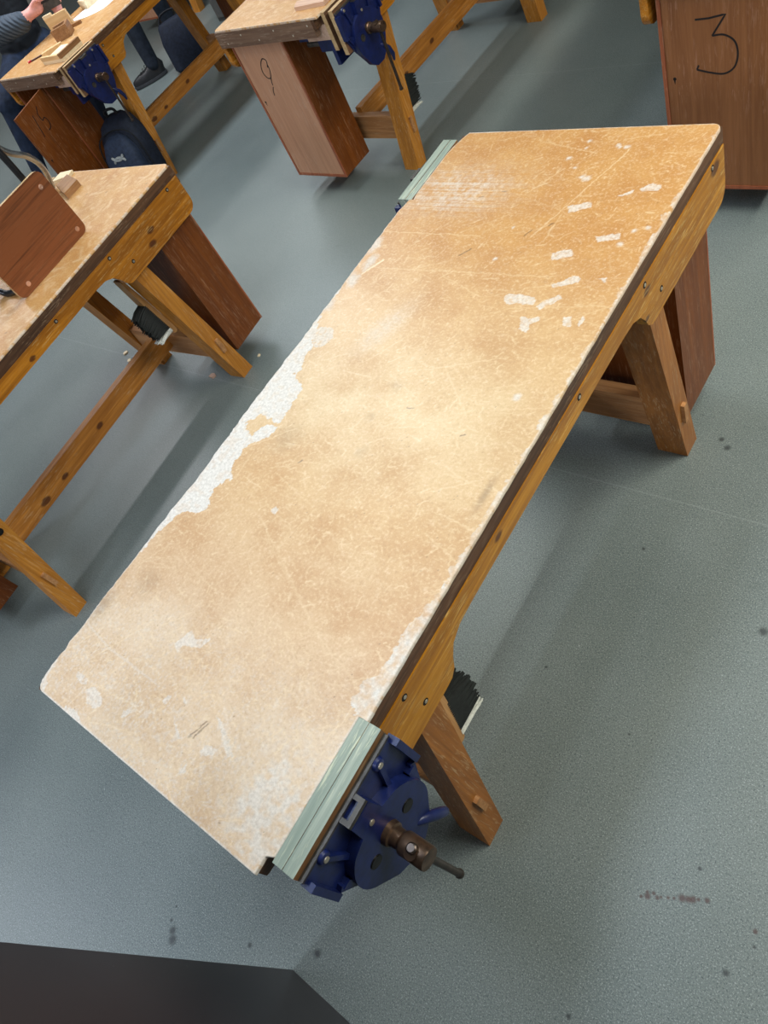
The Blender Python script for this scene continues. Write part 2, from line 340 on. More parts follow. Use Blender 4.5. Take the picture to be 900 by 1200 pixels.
    me = bpy.data.meshes.new('worktop'); me.vertices.add(len(V)); me.vertices.foreach_set('co', V.ravel())
    me.loops.add(len(F) * 4); me.loops.foreach_set('vertex_index', F.ravel().astype(np.int32))
    me.polygons.add(len(F)); me.polygons.foreach_set('loop_start', (np.arange(len(F)) * 4).astype(np.int32)); me.polygons.foreach_set('loop_total', np.full(len(F), 4, np.int32))
    me.update(calc_edges=True); me.validate()
    for nm, chans in (('wear', (white, scr, dark)), ('tint', (tintx, tint2, white * 0))):
        at = me.color_attributes.new(nm, 'FLOAT_COLOR', 'POINT'); d = np.ones((len(V), 4), np.float32)
        for k, c in enumerate(chans):
            d[:n * m, k] = np.clip(c, 0, 1).ravel(); d[n * m:, k] = d[loop, k]
        if main: d[n * m:, 0] = np.maximum(d[n * m:, 0], .22) if nm == 'wear' else d[n * m:, 0]
        at.data.foreach_set('color', d.ravel())
    me.materials.append(mat)
    o = bpy.data.objects.new('worktop', me); COL.objects.link(o); o.parent = parent
    return o

# ------------------------------------------------------------------ a workbench
def apron_outline():
    o = [(-.5625, CORE_B), (-.5625, .634), (-.556, .630)]
    o += [(-.44, .630), (-.418, .632), (-.402, .645), (-.392, .668), (-.375, .692), (-.345, .706), (-.30, .709)]
    o += [(-u, v) for u, v in [(-.30, .709), (-.345, .706), (-.375, .692), (-.392, .668), (-.402, .645), (-.418, .632), (-.44, .630)]]
    o += [(-u, v) for u, v in ([(-L2 + .004, CORE_B), (-L2 + .004, .667)] + arc((-L2 + .041, .667), .037, 180, 270, 5))[::-1]]
    return o
def core_outline(s=0.0):
    w = W2 - .001
    return [(-w, -L2 + .001), (.294, -L2 + .001), (.297, -.786), (.306, -.776), (.3145, -.774), (.3145, -.5630), (w, -.5630), (w, L2 - .001), (-.3145, L2 - .001), (-.3145, .5630), (-w, .5630)]
def rot_pi(o): o.rotation_euler = (0, 0, PI); return o

def make_vise(parent, second, style):
    g = style.get('gap', 0.0)
    cy = -.677; zs = .672
    bm = bmesh.new()
    f = lambda u, v, w: (w + g, cy + u, v)
    prism(bm, [(-.112, .784), (-.112, .695), (-.088, .635), (-.045, .565), (.045, .565), (.088, .612), (.112, .685), (.112, .784)], f, .3582, .3665)
    prism(bm, [(-.118, .776), (-.118, .690), (-.106, .690), (-.106, .776)], f, .3582, .380); prism(bm, [(.106, .776), (.106, .690), (.118, .690), (.118, .776)], f, .3582, .380)
    prism(bm, [(-.106, .690), (-.066, .604), (-.056, .610), (-.098, .697)], f, .3665, .376); prism(bm, [(.106, .690), (.066, .604), (.056, .610), (.098, .697)], f, .3665, .376)
    bevel(bm, .0022, 2)
    hub = [(-.022, .778), (-.026, .735)] + [(u, v) for u, v in arc((0, .655), .088, 128, 205, 9)] + [(-.048, .560), (-.02, .540), (.02, .540), (.048, .560)] + arc((0, .655), .088, -25, 52, 9) + [(.026, .735), (.022, .778)]
    b2 = bmesh.new(); prism(b2, hub, f, .3665, .387); bevel(b2, .005, 3)
    tmp = bpy.data.meshes.new('t'); b2.to_mesh(tmp); b2.free(); bm.from_mesh(tmp); bpy.data.meshes.remove(tmp)
    # webs from the screw bosses to the hub, screw bosses, fixing lugs below
    for s in (-1, 1):
        prism(bm, [(s * .074, .772), (s * .066, .772), (s * .050, .715), (s * .058, .709)], f, .3665, .375)
        prism(bm, [(s * .085, .690), (s * .100, .690), (s * .080, .660)], f, .3665, .378)
        lathe_sharp(bm, (.366 + g, cy + s * .072, .776), (1, 0, 0), [(0, .012), (.006, .010), (.0075, .007)], 16)
    # moving arm under the bench: webbed casting between the slide bars
    box(bm, .12, .358 + g, cy - .020, cy + .020, .655, .690)
    box(bm, .10, .30, cy - .085, cy + .085, .690, .7005); box(bm, .285, .305, cy - .105, cy + .105, .60, .7005)
    box(bm, .17, .30, cy - .058, cy - .050, .63, .69); box(bm, .17, .30, cy + .050, cy + .058, .63, .69)
    v = obj('vise', bm, M['blue'], parent); 
    if style.get('label'): v['label'] = style['label']
    # machined top edge
    bm = bmesh.new(); box(bm, .3583 + g, .3668 + g, cy - .113, cy + .113, .7835, .7885); bevel(bm, .0008, 1); obj('steel_edge', bm, M['steel'], v)
    bm = bmesh.new(); prism(bm, [(.3669, -.022), (.386, -.022), (.386, .022), (.3669, .022), (.3669, .014), (.378, .014), (.378, -.014), (.3669, -.014)], lambda u, w_, z: (u + g, cy + w_, z), .7786, .7872)
    bevel(bm, .0008, 1); obj('dog_slot', bm, M['steel'], v)
    for y, z, x in ((-.072, .776, .3735), (.072, .776, .3735), (0, .738, .387)):
        bm = bmesh.new(); lathe_sharp(bm, (x + g - .001, cy + y, z), (1, 0, 0), [(0, .0056), (.0026, .0050), (.0030, .002)], 14); obj('fixing_screw', bm, M['nail'], v)
    for sgn in (-1, 1):
        bm = bmesh.new(); lathe_sharp(bm, (.3868 + g, cy + sgn * .046, .662), (1, 0, 0), [(0, .0125), (.0008, .0122)], 20); obj('slide_bar_end', bm, M['dark_iron'], v)
    for s in (-1, 1):
        bm = bmesh.new(); lathe_sharp(bm, (.10, cy + s * .046, .660), (1, 0, 0), [(0, .012), (.2885 + g, .012)], 20); obj('slide_bar', bm, M['steel'] if style.get('open') else M['dark_iron'], v)
    # wooden cheeks
    for nm, x0, x1, z0, mats in (('rear_cheek', .3155, .3350, .66, style['rear']), ('front_cheek', .3362 + g, .3580 + g, .66 if not style.get('tall') else .64, style['front'])):
        bm = bmesh.new(); box(bm, x0, x1, cy - .1145, cy + .1145, z0, .8005 if nm == 'front_cheek' else .8)
        bevel(bm, .0012, 2)
        bm.normal_update()
        for fc in bm.faces:
            fc.material_index = 1 if abs(fc.normal.x) > .9 else 0
        c = obj(nm, bm, list(mats), v); 
    bm = bmesh.new(); box(bm, .185, .3145, cy - .112, cy + .112, .7008, CORE_B); bevel(bm, .002); obj('packing_block', bm, M['packer'], v)
    # screw head and tommy bar
    bm = bmesh.new(); lathe_sharp(bm, (.386 + g, cy, zs), (1, 0, 0), [(0, .021), (.010, .020), (.0125, .0165), (.026, .0155), (.030, .0185), (.032, .0195), (.074, .0195), (.077, .0185), (.0775, .001)], 32)
    lathe_sharp(bm, (.441 + g, cy - .0, zs + .0), (.0, -.35, .94), [(.012, .011), (.0225, .0105), (.0228, .008)], 18)
    sc = obj('screw_head', bm, M['bronze'], v)
    d = Vector(style.get('bar', (0.02, -.02, -1))).normalized(); c = Vector((.441 + g, cy, zs)); up, dn = style.get('barlen', (.026, .225))
    bm = bmesh.new(); lathe_sharp(bm, c - d * up, d, [(0, .006), (.002, .0085), (.008, .0085), (.010, .0062), (up + dn - .012, .0062), (up + dn - .010, .0068), (up + dn - .006, .0085), (up + dn - .001, .008), (up + dn, .004)], 18)
    obj('handle_bar', bm, M['bar'], v)
    # quick release lever
    bm = bmesh.new(); pts = [(.372, .018, .600), (.385, .040, .585), (.392, .058, .560), (.390, .070, .530), (.382, .074, .505)]
    tube(bm, [(x + g, cy + y, z) for x, y, z in pts], [.006, .009, .010, .009, .005], 12); obj('release_lever', bm, M['blue'], v)
    if second: rot_pi(v)
    return v

def stroke(bm, pts, y, w=.0024):
    """marker line on the plane y (x, z points), a thin raised ribbon"""
    P = []
    for (a, b), (c, d) in zip(pts, pts[1:]):
        for k in range(6): P.append((a + (c - a) * k / 6, b + (d - b) * k / 6))
    P.append(pts[-1])
    L, R = [], []
    for i, (x, z) in enumerate(P):
        a = P[max(i - 1, 0)]; b = P[min(i + 1, len(P) - 1)]; dx, dz = b[0] - a[0], b[1] - a[1]; l = math.hypot(dx, dz) or 1
        nx, nz = -dz / l * w, dx / l * w
        L.append((x + nx, z + nz)); R.append((x - nx, z - nz))
    lv = [[bm.verts.new((x, yy, z)) for x, z in S] for S in (L, R) for yy in (y, y - .0006)]
    for i in range(len(P) - 1):
        for a, b in ((lv[0], lv[1]), (lv[1], lv[3]), (lv[3], lv[2]), (lv[2], lv[0])): bm.faces.new((a[i], a[i + 1], b[i + 1], b[i]))
    for k in (0, -1): bm.faces.new((lv[0][k], lv[1][k], lv[3][k], lv[2][k]))
def smooth_pts(pts, n=8):
    out = []
    for i in range(len(pts) - 1):
        p0, p1, p2, p3 = pts[max(i - 1, 0)], pts[i], pts[i + 1], pts[min(i + 2, len(pts) - 1)]
        for k in range(n):
            t = k / n; out.append(tuple(.5 * (2 * b + (c - a) * t + (2 * a - 5 * b + 4 * c - d) * t * t + (3 * b - a - 3 * c + d) * t ** 3) for a, b, c, d in zip(p0, p1, p2, p3)))
    return out + [pts[-1]]
NUM = {'9': [smooth_pts([(-.125, .622), (-.112, .650), (-.132, .660), (-.160, .635), (-.172, .602), (-.158, .578), (-.136, .580), (-.120, .610), (-.116, .632)]), smooth_pts([(-.136, .580), (-.146, .560), (-.150, .545)]), smooth_pts([(-.152, .538), (-.166, .520), (-.172, .500)])],
       '3': [[(-.187, .634), (-.150, .634), (-.104, .640), (-.142, .586)], smooth_pts([(-.142, .586), (-.110, .586), (-.082, .566), (-.074, .530), (-.084, .494), (-.112, .477), (-.150, .482), (-.190, .494)]), [(-.190, .494), (-.184, .506)]],
       '15': [[(-.161, .677), (-.186, .567)], [(-.096, .690), (-.124, .660)], smooth_pts([(-.124, .660), (-.122, .625), (-.098, .628), (-.088, .600), (-.104, .575), (-.130, .572)])]}
def make_cupboard(parent, second, number=None, door=None, opened=0, label=None):
    x0, x1, y0, y1, z0, z1 = -.292, .044, -.794, -.612, .095, CORE_B
    bm = bmesh.new()
    box(bm, x0, x0 + .012, y0, y1, z0, z1); box(bm, x1 - .012, x1, y0, y1, z0, z1); box(bm, x0 + .012, x1 - .012, y1 - .010, y1, z0, z1)
    box(bm, x0 + .012, x1 - .012, y0, y1 - .010, z0, z0 + .012); box(bm, x0 + .012, x1 - .012, y0, y1 - .010, z1 - .03, z1); box(bm, x0 + .012, x1 - .012, y0 + .02, y1 - .010, .40, .412)
    bevel(bm, .001, 1)
    c = obj('cupboard', bm, M['ply'], parent)
    bm = bmesh.new()   # edging round the front
    box(bm, x0 - .0005, x0 + .011, y0 - .006, y0, z0 - .0005, z1); box(bm, x1 - .011, x1 + .0005, y0 - .006, y0, z0 - .0005, z1); box(bm, x0 + .011, x1 - .011, y0 - .006, y0, z0 - .0005, z0 + .011)
    bevel(bm, .0012, 1); obj('edging', bm, M['lip'], c)
    dx0, dx1, dz0, dz1, dy = x0 + .0118, x1 - .0118, z0 + .0118, z1 - .031, y0 - .0035
    bm = bmesh.new(); box(bm, dx0, dx1, dy, dy + .012, dz0, dz1); bevel(bm, .001, 1)
    d = obj('door', bm, [door or M['door_pink']], c)
    kids = []
    bm = bmesh.new(); lathe_sharp(bm, (x0 + .034, dy + .0005, .470), (0, -1, 0), [(0, .0052), (.0008, .0050)], 16)
    prism(bm, [(x0 + .0305, .470), (x0 + .0375, .470), (x0 + .034, .452)], XZ, dy - .0003, dy + .0005); kids.append(obj('keyhole', bm, M['void'], c))
    if number:
        bm = bmesh.new()
        for s in NUM[number]: stroke(bm, s, dy, .0026 if number != '9' else .0022)
        k = obj('marker_number', bm, M['ink'], c); k['label'] = 'number %s drawn in black marker' % number; kids.append(k)
    if opened:
        hinge = Matrix.Translation((x1 - .004, y0 - .006, 0)) @ Matrix.Rotation(math.radians(opened), 4, 'Z') @ Matrix.Translation((-(x1 - .012), -dy, 0))
        for o in [d] + kids: o.data.transform(hinge)
    if second: rot_pi(c)
    return c

def make_bench(loc, rz, label, mats, top_step, seed, main=False, number=None, door=None, opened=0, vstyle=None, fullvise=True, bolt=False):
    r = empty('workbench', loc, rz, label, 'workbench', 'school woodwork benches')
    make_top(r, M['hb'] if main else M['hb2'], top_step, seed, main)
    bm = bmesh.new(); prism(bm, core_outline(), XY, CORE_B, CORE_T); bevel(bm, .0012, 1); obj('edge_band', bm, M['core'], r)
    for s in (1, -1):
        bm = bmesh.new(); prism(bm, apron_outline(), YZ, LX, W2 + .0015); bevel(bm, .003, 2)
        ap = obj('apron', bm, mats['apron'], r)
        if s < 0: rot_pi(ap)
        for y, z in ((-.499, .742), (-.480, .674), (.122, .744), (.410, .744), (.473, .677), (.751, .746)):
            bm = bmesh.new(); lathe_sharp(bm, (W2 + .0012, y, z), (1, 0, 0), [(0, .0072), (.0006, .0070)], 14)
            nf = len(bm.faces); lathe_sharp(bm, (W2 + .0012, y + .001, z - .001), (1, 0, 0), [(0, .0042), (.0012, .0036)], 10)
            for k, fc in enumerate(bm.faces): fc.material_index = 0 if k < nf else 1
            obj('screw', bm, [M['void'], M['nail']], ap)
    for s in (1, -1):
        bm = bmesh.new(); box(bm, -LX + .0005, .278, -(L2 - .001), -(L2 - .023), .728, CORE_B - .0003); bevel(bm, .002, 1); e = obj('end_board', bm, M['endboard'], r)
        bm = bmesh.new(); box(bm, -W2 + .002, .278, -(L2 + .0015), -(L2 - .001), .7285, .7915); el = obj('end_lipping', bm, M['endboard'], e)
        for k, x in enumerate((-.27, -.16, -.06, .05, .15, .25)):
            bm = bmesh.new(); lathe_sharp(bm, (x, -(L2 + .0012), .774 if k % 2 else .746), (0, -1, 0), [(0, .0042), (.0012, .003)], 10); obj('nail_head', bm, M['nail'], e)
        if s < 0: rot_pi(e)
    # legs, rails
    for sx in (-1, 1):
        for sy in (-1, 1):
            bm = bmesh.new(); t = CORE_B * SPLAY
            prism(bm, [(sy * (LY), 0), (sy * (LY - LTY), 0), (sy * (LY - LTY - t), CORE_B), (sy * (LY - t), CORE_B)], YZ, min(sx * LX, sx * (LX - LTX)) + (.0008 if sx < 0 else 0), max(sx * LX, sx * (LX - LTX)) - (.0008 if sx > 0 else 0))
            bevel(bm, .004, 2); lg = obj('leg', bm, mats['leg'], r)
            yc = sy * (LY - LTY / 2 - SPLAY * .19)
            bm = bmesh.new(); box(bm, min(sx * LX, sx * (LX + .009)) - .004, max(sx * LX, sx * (LX + .009)), yc - .008, yc + .008, .155, .222); bevel(bm, .0015, 1); obj('tenon', bm, M['railx'], lg)
            if bolt and sx > 0 and sy < 0:
                bm = bmesh.new(); yb = sy * (LY - .032 - SPLAY * .44); lathe_sharp(bm, (LX - .002, yb, .44), (1, 0, 0), [(0, .013), (.004, .013), (.0045, .008), (.009, .0075), (.010, .004)], 18); obj('bolt', bm, M['dark_iron'], lg)
    for sy in (-1, 1):
        bm = bmesh.new(); yc = sy * (LY - LTY / 2 - SPLAY * .19); x = LX - LTX + .004; box(bm, -x, x, yc - .019, yc + .019, .130, .238); bevel(bm, .003, 2); obj('cross_rail', bm, M['railx'], r)
    bm = bmesh.new(); box(bm, -.017, .017, -.532, .532, .170, .262); bevel(bm, .003, 2); obj('stretcher', bm, mats['rail'], r)
    make_vise(r, False, vstyle or VT)
    make_vise(r, True, dict(vstyle or VT, label=None))
    make_cupboard(r, False, number, door, opened); make_cupboard(r, True)
    return r
VG = dict(rear=(M['cheek_green'], M['cheek_face']), front=(M['cheek_green'], M['cheek_face']), bar=(0.0, .0, -1), barlen=(.028, .205))
VT = dict(rear=(M['cheek_tan'], M['cheek_brown']), front=(M['cheek_tan'], M['cheek_brown']), bar=(0, -.02, -1), barlen=(.015, .245), gap=.022, open=True, tall=True)
mm = dict(apron=M['apron_main'], leg=M['leg_main'], rail=M['raily']); mo = dict(apron=M['apron'], leg=M['leg'], rail=M['raily'])
make_bench((0, 0, 0), 0, 'large worn workbench with scratched pale top and torn white edge, green jawed vise', mm, .002, 5, True, None, None, 0, VG)
A_L = ((-1.7571, -.1292, 0), .0718); A_9 = ((-1.6902, 2.3785, 0), -.0451); A_3 = ((.1843, 2.3299, 0), -.0134); A_15 = ((-3.5835, 2.2786, 0), 0)
make_bench(*A_L, 'workbench with brown chair back standing on its tan top', mo, .007, 21, bolt=True)
make_bench(*A_9, 'workbench whose pale cupboard door is marked with a 9', mo, .007, 31, number='9')
make_bench(*A_3, 'workbench whose dark brown cupboard door is marked with a 3', mo, .008, 41, number='3', door=M['door_dark'])
make_bench(*A_15, 'workbench with open cupboard door marked 15, person working at it', mo, .006, 51, number='15', door=M['ply'], opened=110)
make_bench((-5.35, 4.40, 0), 0, 'distant workbench behind the standing person, only one leg in sight', mo, .012, 61)

# ------------------------------------------------------------------ floor
def floor_mat():
    N = Nodes('grey_green_vinyl', .38, .5)
    v = N.co((1, 1, 1)); big = N.noise(v, 1.3, 4, .6); sp = N.noise(v, 230, 3, .8); sp2 = N.noise(v, 340, 2, .7)
    c = N.mix(N.rng(big, .35, .65), lin((102, 112, 111)), lin((115, 124, 122)))
    c = N.mix(N.math('MULTIPLY', N.rng(sp, .48, .34), .95), c, lin((62, 72, 74)))
    c = N.mix(N.math('MULTIPLY', N.rng(sp2, .54, .68), .85), c, lin((166, 172, 170)))
    blot = N.noise(v, 14, 5, .7); c = N.mix(N.math('MULTIPLY', N.rng(blot, .62, .74), .22), c, lin((72, 78, 76)))
    dv = N.vor(v, 9); dots = N.rng(dv.outputs['Distance'], .018, .034, 1, 0); pick = N.rng(N.noise(v, 3.1, 2), .5, .52)
    c = N.mix(N.math('MULTIPLY', N.math('MULTIPLY', dots, pick), .7), c, lin((34, 38, 40)))
    wv = N.vor(N.co((1, 1, 1), (3.3, 1.7, 0)), 11); wd = N.rng(wv.outputs['Distance'], .016, .028, 1, 0)
    c = N.mix(N.math('MULTIPLY', wd, .6), c, lin((176, 182, 182)))
    sx = N.n('ShaderNodeSeparateXYZ'); N.l(v, sx.inputs[0])
    for y in (.397, 2.452):
        d = N.math('ABSOLUTE', N.math('SUBTRACT', sx.outputs[1], y)); c = N.mix(N.math('MULTIPLY', N.rng(d, .001, .003, 1, 0), .22), c, lin((160, 168, 166)))
    red = lin((74, 48, 44)); blk = lin((40, 44, 46))
    for x, y, r, col in ((.704, -.493, .010, red), (.722, -.484, .009, red), (.745, -.472, .007, red), (.645, -.524, .008, red), (.662, -.517, .006, red), (.680, -.506, .005, red), (.690, -.501, .004, red), (.653, -.513, .005, red), (.668, -.512, .004, red), (.714, -.489, .008, red), (.731, -.479, .005, red), (.634, -.531, .004, red), (.641, -.517, .004, red), (.838, -.478, .006, red), (.845, -.504, .005, blk),
                         (.817, -.572, .009, blk), (.60, -.80, .007, blk), (.648, .12, .014, blk), (.371, .623, .010, blk), (.394, .599, .012, blk), (.315, .232, .006, blk), (.23, -.169, .005, blk), (.712, -.424, .006, blk), (.065, -1.017, .012, blk), (-.30, -1.215, .016, blk), (-.315, -1.20, .014, blk), (-.336, -1.185, .006, blk), (-.10, -1.102, .008, blk)):
        c = N.mix(N.math('MULTIPLY', N.blob((1, 1, .01), (x, y, 0), r * .35, r), .8), c, col)
    N.l(N.rng(big, .3, .7, .34, .46), N.b.inputs['Roughness'])
    N.bump(sp, .35, .0008)
    return N.out(c)
bm = bmesh.new(); box(bm, -9, 5, -5, 9, -.06, 0)
tag(obj('floor', bm, floor_mat(), None, 0), 'speckled grey green vinyl floor', None, None, 'structure')

# ------------------------------------------------------------------ dark cabinet in the corner by the camera
bm = bmesh.new()
bx0, bx1, by0, by1, bh = .030, .93, -1.55, -1.077, 1.12
vs = box(bm, bx0, bx1, by0, by1, 0, bh)
for v in bm.verts:
    if v.co.z > .5 and v.co.x < .5: v.co.x += .034
bevel(bm, .004, 2)
N = Nodes('dark_laminate', .34, .5); nz = N.noise(N.co((1, 1, 1)), 3, 3); fl = N.vor(N.co((1, 1, 1)), 22); 
c = N.mix(nz, lin((34, 31, 36)), lin((46, 40, 44))); c = N.mix(N.math('MULTIPLY', N.rng(fl.outputs['Distance'], .02, .035, 1, 0), .5), c, lin((120, 120, 124)))
root = empty('storage_cabinet', (0, 0, 0), 0, 'dark charcoal cabinet standing by the large bench, in the bottom corner', 'cabinet')
o = obj('carcass', bm, N.out(c), root)
bm = bmesh.new(); box(bm, bx0 + .02, bx1 + .005, by0 - .01, by1 + .006, bh, bh + .025); bevel(bm, .003, 2); obj('cabinet_top', bm, M['ink'], root)

# ------------------------------------------------------------------ bench brushes
def to_world(A, p):
    c, s = math.cos(A[1]), math.sin(A[1]); return Vector((A[0][0] + c * p[0] - s * p[1], A[0][1] + s * p[0] + c * p[1], p[2]))
def make_brush(A, x, yleg, sy, z0, z1, label, blen=.066):
    """brush hung on the inner face of a leg: wooden back down the leg, bristles pointing to the middle of the bench (sy = direction)"""
    r = empty('bench_brush', to_world(A, (x, yleg, z0)), A[1] + (0 if sy > 0 else PI), label, 'brush', 'hand brushes hanging inside the benches')
    h = z1 - z0; bm = bmesh.new()
    lean = SPLAY
    prism(bm, [(0, 0)] + arc((.011, .0), .011, 180, 360, 6) + [(.022 + lean * h, h), (.016 + lean * (h + .12), h + .12), (.004 + lean * (h + .12), h + .12), (lean * h, h)], YZ, -.021, .021)
    bevel(bm, .004, 2); b = obj('brush_back', bm, M['brush_wood'], r)
    # bristle block with a ragged end + single bristles
    def block(za, zb, nm, mat, seed):
        R = random.Random(seed); bm = bmesh.new(); nz, nx = max(4, int((zb - za) / .0065)), 7
        for i in range(nz):
            for j in range(nx):
                z = za + (i + .5) / nz * (zb - za); xx = -.018 + j / (nx - 1) * .036; l = blen * R.uniform(.92, 1.06) * (1 - .12 * abs(i / nz - .3)); y0 = .021 + lean * z
                e = Vector((xx * 1.12 + R.uniform(-.002, .002), y0 + l, z + R.uniform(-.003, .003) - .012 - .02 * (i / nz - .5)))
                p = Vector((xx, y0 - .002, z)); tube(bm, [p, (p + e) / 2 + Vector((0, 0, .003)), e], [.0046, .0046, .0018], 6)
        obj(nm, bm, mat, b)
    block(.022, h - .006, 'black_bristles', M['bristle'], 1); block(.004, .020, 'white_bristles', M['bristle_white'], 2)
leg_in = lambda z, sgn: sgn * (LY - LTY - SPLAY * z)
make_brush(((0, 0, 0), 0), .272, leg_in(.388, -1) + .001, 1, .388, .525, 'black bristled brush hung behind the leg beside the blue vise of the large bench', .075)
make_brush(A_L, .205, leg_in(.335, 1) - .001, -1, .335, .495, 'black bristled brush with white end tuft, under the bench carrying the chair', .07)
make_brush(A_9, .268, leg_in(.205, -1) + .001, 1, .205, .36, 'black bristled brush behind the leg of the bench marked 9', .07)

# ------------------------------------------------------------------ chair lying upside down on the left bench
def local_pts(pts, base): return [Vector(p) - Vector(base) for p in pts]
CH = (.19, .315, .8005)
r = empty('school_chair', to_world(A_L, CH), A_L[1], 'upturned chair with brown plywood back and metal tube frame, on the left bench top', 'chair')
bm = bmesh.new(); w, hh, rad = .172, .234, .026
ol = arc((-w + rad, rad), rad, 180, 270, 5) + arc((w - rad, rad), rad, 270, 360, 5) + arc((w - rad, hh - rad), rad, 0, 90, 5) + arc((-w + rad, hh - rad), rad, 90, 180, 5)
prism(bm, ol, YZ, -.006, .006); bevel(bm, .0015, 1)
bm.normal_update()
for fc in bm.faces: fc.material_index = 0 if abs(fc.normal.x) > .8 else 1
bk = obj('backrest', bm, [wood('walnut_ply', (70, 34, 16), (134, 76, 42), 'Y', .38, .04, fine=1.6), M['cheek_tan']], r)
cop = plain('copper_rivet', (206, 160, 136), .35, .6, .1)
for y, z in ((.138, .190), (.140, .026), (-.120, .026), (-.138, .190)):
    bm = bmesh.new(); lathe_sharp(bm, (.0055, y, z), (1, 0, 0), [(0, .0085), (.0015, .008), (.0022, .004), (.0014, .0032), (.0012, .0005)], 18); obj('rivet', bm, cop, bk)
chrome = plain('chrome_tube', (150, 156, 164), .22, .9, .08); blacktube = plain('black_tube', (24, 26, 30), .3, .2, .1)
bm = bmesh.new()
for y in (-.12, .12): tube(bm, smooth_pts([(-.018, y, .02), (-.018, y, .2), (-.03, y, .36), (-.10, y, .44), (-.30, y, .45)], 6), .011, 14)
tube(bm, [(-.30, -.17, .45), (-.30, .17, .45)], .011, 14)
obj('back_tube', bm, blacktube, r)
bm = bmesh.new(); prism(bm, [(-.40, -.19), (-.06, -.17), (-.06, .17), (-.40, .19)], XY, .462, .474); bevel(bm, .003, 1); obj('seat', bm, bk.data.materials[0], r)
bm = bmesh.new()
tube(bm, smooth_pts([(-.235, .185, .46), (-.24, .230, .278), (-.24, .290, .205), (-.305, .340, .13), (-.465, .400, .0125)], 8), .011, 14)
tube(bm, smooth_pts([(-.235, .185, .46), (-.24, .115, .38), (-.24, .230, .292)], 5), .011, 14)
obj('leg', bm, chrome, r)
bm = bmesh.new()
tube(bm, smooth_pts([(-.017, -.10, .06), (-.03, -.125, .018), (-.07, -.145, .0125), (-.14, -.155, .0135), (-.22, -.16, .10), (-.26, -.15, .45)], 8), .0105, 14)
obj('leg', bm, blacktube, r)

# ------------------------------------------------------------------ loose pieces of wood and tools on the benches
def slab(name, A, pts, z0, z1, mat, label, cat, group=None, bev=.0012):
    cx = sum(p[0] for p in pts) / len(pts); cy = sum(p[1] for p in pts) / len(pts)
    bm = bmesh.new(); prism(bm, [(x - cx, y - cy) for x, y in pts], XY, 0, z1 - z0); bevel(bm, bev, 1)
    o = obj(name, bm, mat); o.location = to_world(A, (cx, cy, z0)); o.rotation_euler = (0, 0, A[1]); return tag(o, label, cat, group)
pine = wood('raw_pine', (196, 158, 108), (228, 196, 148), 'X', .55, 0); pale = wood('pale_pine', (216, 190, 150), (240, 222, 188), 'X', .55, 0); brownw = wood('brown_offcut', (120, 82, 50), (164, 120, 80), 'Y', .5, .2); pinkw = wood('pinkish_offcut', (186, 146, 122), (220, 186, 164), 'X', .55, .1)
slab('wood_offcut', A_L, [(-.219, .700), (-.214, .765), (-.105, .728), (-.105, .650)], .8002, .825, brownw, 'small brown wood offcut behind the chair back', 'wood block')
slab('wood_offcut', A_L, [(-.318, .742), (-.318, .800), (-.245, .812), (-.235, .775)], .8002, .812, pale, 'thin pale wood scrap next to the brown offcut on the left bench', 'wood scrap')
slab('wood_offcut', A_9, [(.145, -.752), (.302, -.742), (.298, -.704), (.120, -.708)], .8002, .815, pinkw, 'pinkish wood strip lying on the bench marked 9', 'wood strip')
r = empty('bench_hook', to_world(A_15, (.21, -.66, .8002)), 0, 'pale wooden bench hook beside the vise of the bench marked 15', 'bench hook')
bm = bmesh.new(); box(bm, -.115, .095, -.075, .08, 0, .016); bevel(bm, .0015, 1); obj('board', bm, pale, r)
bm = bmesh.new(); box(bm, .075, .095, -.075, .08, .016, .040); bevel(bm, .0015, 1); obj('stop', bm, brownw, r)
bm = bmesh.new(); box(bm, -.115, .075, -.075, -.058, .016, .036); bevel(bm, .0015, 1); obj('stop', bm, pine, r)
slab('wood_strip', A_15, [(-.035, -.640), (.055, -.548), (.072, -.565), (-.012, -.660)], .8002, .822, pine, 'short pine strip lying near the bench hook', 'wood strip')
bm = bmesh.new(); tube(bm, [(0, 0, .004), (.085, .070, .004)], .004, 8); pc = obj('pencil', bm, plain('dark_pencil', (70, 34, 30), .5)); pc.location = to_world(A_15, (-.150, -.680, .8002)); tag(pc, 'dark pencil with red end near the edge of the bench marked 15', 'pencil')
bm = bmesh.new(); tube(bm, [(-.004, -.003, .005), (.012, .010, .005)], .0055, 8); obj('red_end', bm, plain('red_plastic', (190, 30, 40), .4), pc)
bm = bmesh.new(); box(bm, -.05, .05, -.04, .04, 0, .012); box(bm, -.05, .05, -.04, -.026, .012, .062); box(bm, -.05, .05, .026, .04, .012, .062); box(bm, .036, .05, -.026, .026, .012, .062); bevel(bm, .0012, 1)
o = obj('joint_block', bm, brownw); o.location = to_world(A_15, (-.03, -.455, .8002)); o.rotation_euler = (0, 0, .7); tag(o, 'small brown slotted wooden joint standing in front of the hands', 'wood block')
slab('wood_strip', A_15, [(-.12, -.365), (-.03, -.318), (-.022, -.332), (-.11, -.380)], .8002, .816, brownw, 'dark brown strip beside the white paper', 'wood strip')
# white curved paper
pp = smooth_pts([(-.215, -.310), (-.150, -.280), (-.040, -.262), (.060, -.210), (.075, -.120), (.06, .02), (-.08, .03), (-.17, -.06), (-.20, -.18), (-.215, -.310)], 4)[:-1]
slab('paper_template', A_15, pp, .8002, .8012, plain('white_paper', (236, 238, 240), .7, 0, .02), 'white curved paper template lying on the bench marked 15', 'paper', None, .0002)
slab('wood_offcut', A_15, [(-.235, -.150), (-.150, -.165), (-.135, -.05), (-.25, -.03)], .8014, .845, pale, 'pale wood block on the white paper template', 'wood block')
